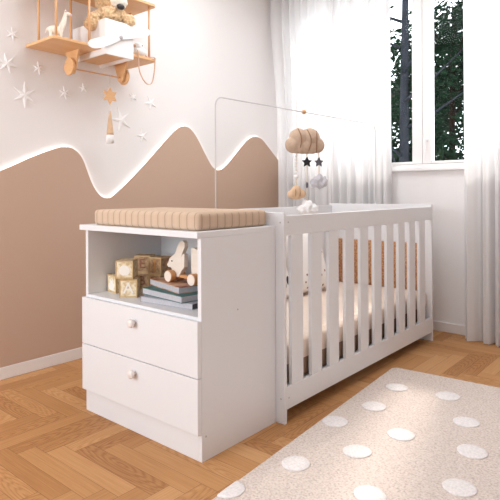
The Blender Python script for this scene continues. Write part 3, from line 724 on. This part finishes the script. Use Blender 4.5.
# teddy sitting in the body of the plane
td = empty('teddy_bear', 'tan curly teddy bear sitting in the biplane body', 'teddy bear', (-1.19, 0.44, 1.694))
tx, ty, tz = 1.19, -0.44, -1.694
def tb(c): return (c[0]+tx, c[1]+ty, c[2]+tz)
bm = blob(tb((-1.21, 0.440, 1.80)), (0.100, 0.070, 0.076), None, 0.010, 60, 5)
blob(tb((-1.155, 0.445, 1.905)), (0.088, 0.082, 0.062), bm, 0.010, 70, 5)
for path in ([(-1.19, 0.40, 1.90), (-1.165, 0.372, 1.893), (-1.160, 0.343, 1.872), (-1.165, 0.326, 1.846)], [(-1.17, 0.48, 1.90), (-1.115, 0.505, 1.898), (-1.078, 0.510, 1.885)]):
    for i, p in enumerate(path): blob(tb(p), (0.036, 0.034, 0.036) if i else 0.034, bm, 0.009, 80, 4)
o = obj('body', bm, M['teddy'], td, True)
md = o.modifiers.new('fuse', 'REMESH'); md.mode = 'VOXEL'; md.voxel_size = 0.0035; md.use_smooth_shade = True
bm = blob(tb((-1.165, 0.450, 2.000)), (0.085, 0.082, 0.080), None, 0.009, 70, 5)
for s in (-1, 1): blob(tb((-1.185, 0.450+s*0.070, 2.065)), (0.018, 0.032, 0.032), bm, 0.005, 90, 4)
hd = obj('head', bm, M['teddy'], td, True)
obj('muzzle', blob(tb((-1.092, 0.452, 1.975)), (0.050, 0.046, 0.036), None, 0.005, 90, 4), M['muzzle'], hd, True)
obj('nose', blob(tb((-1.052, 0.438, 1.938)), (0.014, 0.025, 0.015), None, 0, 1, 3), M['noseblk'], hd, True)
for s in (-1, 1): obj('eye', blob(tb((-1.085, 0.452+s*0.03, 2.022)), 0.008, None, 0, 1, 3), M['noseblk'], hd, True)

# little ivory giraffe on the left half of the lower wing
gf = empty('giraffe_figurine', 'small ivory giraffe figurine on the lower wing of the biplane', 'figurine', (-1.18, 0.135, 1.717), math.radians(70))
bm = blob((-0.004, 0, 0.052), (0.038, 0.017, 0.022), None, 0, 1, 4)
for lx in (-0.028, 0.022):
    for s in (-1, 1): tube([(lx, s*0.009, 0.05), (lx+0.001, s*0.010, 0.02), (lx, s*0.010, 0.0)], [0.009, 0.006, 0.007], 8, bm)
tube(spline([(0.020, 0, 0.055), (0.034, 0, 0.090), (0.042, 0, 0.120), (0.046, 0, 0.142)], 4), [0.017-0.0008*i for i in range(13)], 10, bm)
blob((0.058, 0, 0.145), (0.018, 0.009, 0.009), bm, 0, 1, 3, Matrix.Rotation(0.3, 3, 'Y').to_euler())
tube([(-0.040, 0, 0.060), (-0.048, 0, 0.045), (-0.050, 0, 0.030)], 0.003, 6, bm)
g = obj('body', bm, M['ivory'], gf, True); md = g.modifiers.new('fuse', 'REMESH'); md.mode = 'VOXEL'; md.voxel_size = 0.002; md.use_smooth_shade = True
for s in (-1, 1):
    obj('horn', tube([(0.048, s*0.005, 0.150), (0.045, s*0.007, 0.163)], 0.0025, 6), M['ivory'], gf)
    obj('ear', blob((0.045, s*0.016, 0.150), (0.004, 0.010, 0.004), None, 0, 1, 2), M['pink'], gf, True)
obj('snout', blob((0.072, 0, 0.140), (0.008, 0.007, 0.007), None, 0, 1, 3), M['pink'], gf, True)

# white duckling with a tan strap loop on the right half of the wing
dk = empty('white_bird_toy', 'white bird toy with a tan strap loop on the lower wing', 'toy', (-1.122, 0.612, 1.717), math.radians(0))
bm = blob((0, 0.004, 0.022), (0.022, 0.036, 0.022), None, 0, 1, 4); blob((0.004, -0.004, 0.042), (0.017, 0.024, 0.017), bm, 0, 1, 4)
g = obj('body', bm, M['planewhite'], dk, True); md = g.modifiers.new('fuse', 'REMESH'); md.mode = 'VOXEL'; md.voxel_size = 0.0025; md.use_smooth_shade = True
obj('eye', blob((0.018, 0.004, 0.044), (0.003, 0.004, 0.004), None, 0, 1, 2), M['noseblk'], dk, True)
obj('beak', blob((0.008, -0.030, 0.040), (0.007, 0.011, 0.006), None, 0, 1, 3), M['leather'], dk, True)
for o in dk.children: o.scale = (1.3, 1.3, 1.3)
sp_ = spline([(0.012, -0.022, 0.036), (0.030, -0.026, 0.012), (0.032, -0.028, -0.03), (0.032, -0.020, -0.090), (0.032, 0.005, -0.135), (0.032, 0.038, -0.158), (0.032, 0.068, -0.145), (0.032, 0.085, -0.09), (0.032, 0.092, -0.02), (0.030, 0.090, 0.004), (0.014, 0.060, 0.004), (0.006, 0.036, 0.012)], 6)
b = bmesh.new(); pv = None
for i, p in enumerate(sp_):
    t = (sp_[min(i+1, len(sp_)-1)]-sp_[max(i-1, 0)]).normalized(); nn = Vector((1, 0, 0)); a = t.cross(nn)
    a = a.normalized() if a.length > 0.2 else Vector((0, 0, 1))
    q = [b.verts.new(p + nn*dxx + a*dzz) for dxx, dzz in ((-0.004, -0.0016), (0.004, -0.0016), (0.004, 0.0016), (-0.004, 0.0016))]
    if pv:
        for k in range(4): b.faces.new((pv[k], pv[(k+1) % 4], q[(k+1) % 4], q[k]))
    pv = q
obj('strap', b, M['leather'], dk)

# ---------------------------------------------------------------- stars on the wall
def wstar(label, y, z, r, n, rot, ri=0.36):
    b = bmesh.new(); pts = starpts(n, r, r*ri, 0, 0, PI/2+rot)
    c = b.verts.new((0.010, 0, 0)); rim = [b.verts.new((0.005, p[0], p[1])) for p in pts]; bk = [b.verts.new((0.0002, p[0], p[1])) for p in pts]
    for k in range(len(pts)):
        k2 = (k+1) % len(pts); b.faces.new((c, rim[k], rim[k2])); b.faces.new((rim[k], bk[k], bk[k2], rim[k2]))
    b.faces.new(bk)
    return tag(obj('wall_star', b, M['starwhite'], None, False, (XW, y, z)), label, 'wall star', 'white stars on the wall under the biplane shelf')
wstar('small white wall star nearest the upper left of the shelf', 0.001, 1.757, 0.034, 6, 0.1)
wstar('white wall star at the left photo edge, below the highest one', -0.026, 1.601, 0.050, 6, 0.3)
wstar('small white wall star right below the tip of the left wing', 0.143, 1.605, 0.034, 6, 0.15)
wstar('large six-pointed white star on the wall left of the wheels', 0.065, 1.452, 0.068, 6, 0.0, 0.32)
wstar('small white wall star straight below the left wheel', 0.295, 1.495, 0.036, 6, 0.2)
wstar('tiny white wall star between the left wheel and the wooden star', 0.412, 1.540, 0.028, 5, 0.2)
wstar('tiny white wall star directly below the right wheel', 0.760, 1.535, 0.030, 6, 0.0)
wstar('white wall star furthest right, below the strap loop', 0.900, 1.515, 0.046, 5, 0.5, 0.3)
wstar('large five-pointed white star beside the wooden star tassel', 0.673, 1.383, 0.078, 5, 0.35, 0.25)
wstar('small white wall star lowest down, right of the tassel', 0.833, 1.297, 0.044, 5, 0.3, 0.28)

# wooden star pendant with a felt tassel, hung from the undercarriage axle
st = empty('star_pendant', 'wooden star pendant with a tan tassel hanging under the biplane', 'pendant', (-1.25, 0.506, 1.607))
obj('cord', tube([(0, 0, -0.006), (0, 0.001, -0.09), (0, 0.001, -0.205)], 0.0013, 6), M['wire'], st)
obj('cord_loop', tube([(0.0055*math.cos(a), 0, 0.0055*math.sin(a)) for a in [2*PI*k/12 for k in range(13)]], 0.0013, 6), M['wire'], st)
obj('star', prism(starpts(6, 0.050, 0.028, 0.0, -0.115, PI/2), 'x', -0.005, 0.005, 0.001), M['ply'], st)
obj('tassel', lathe([(0.003, -0.200), (0.007, -0.215), (0.012, -0.26), (0.019, -0.32), (0.021, -0.338)], 16), M['linen2'], st, True)
tag(obj('tassel_tip', lathe([(0.0212, -0.3385), (0.023, -0.355), (0.022, -0.385)], 16), M['whitefelt'], st, True), 'white tassel tip')
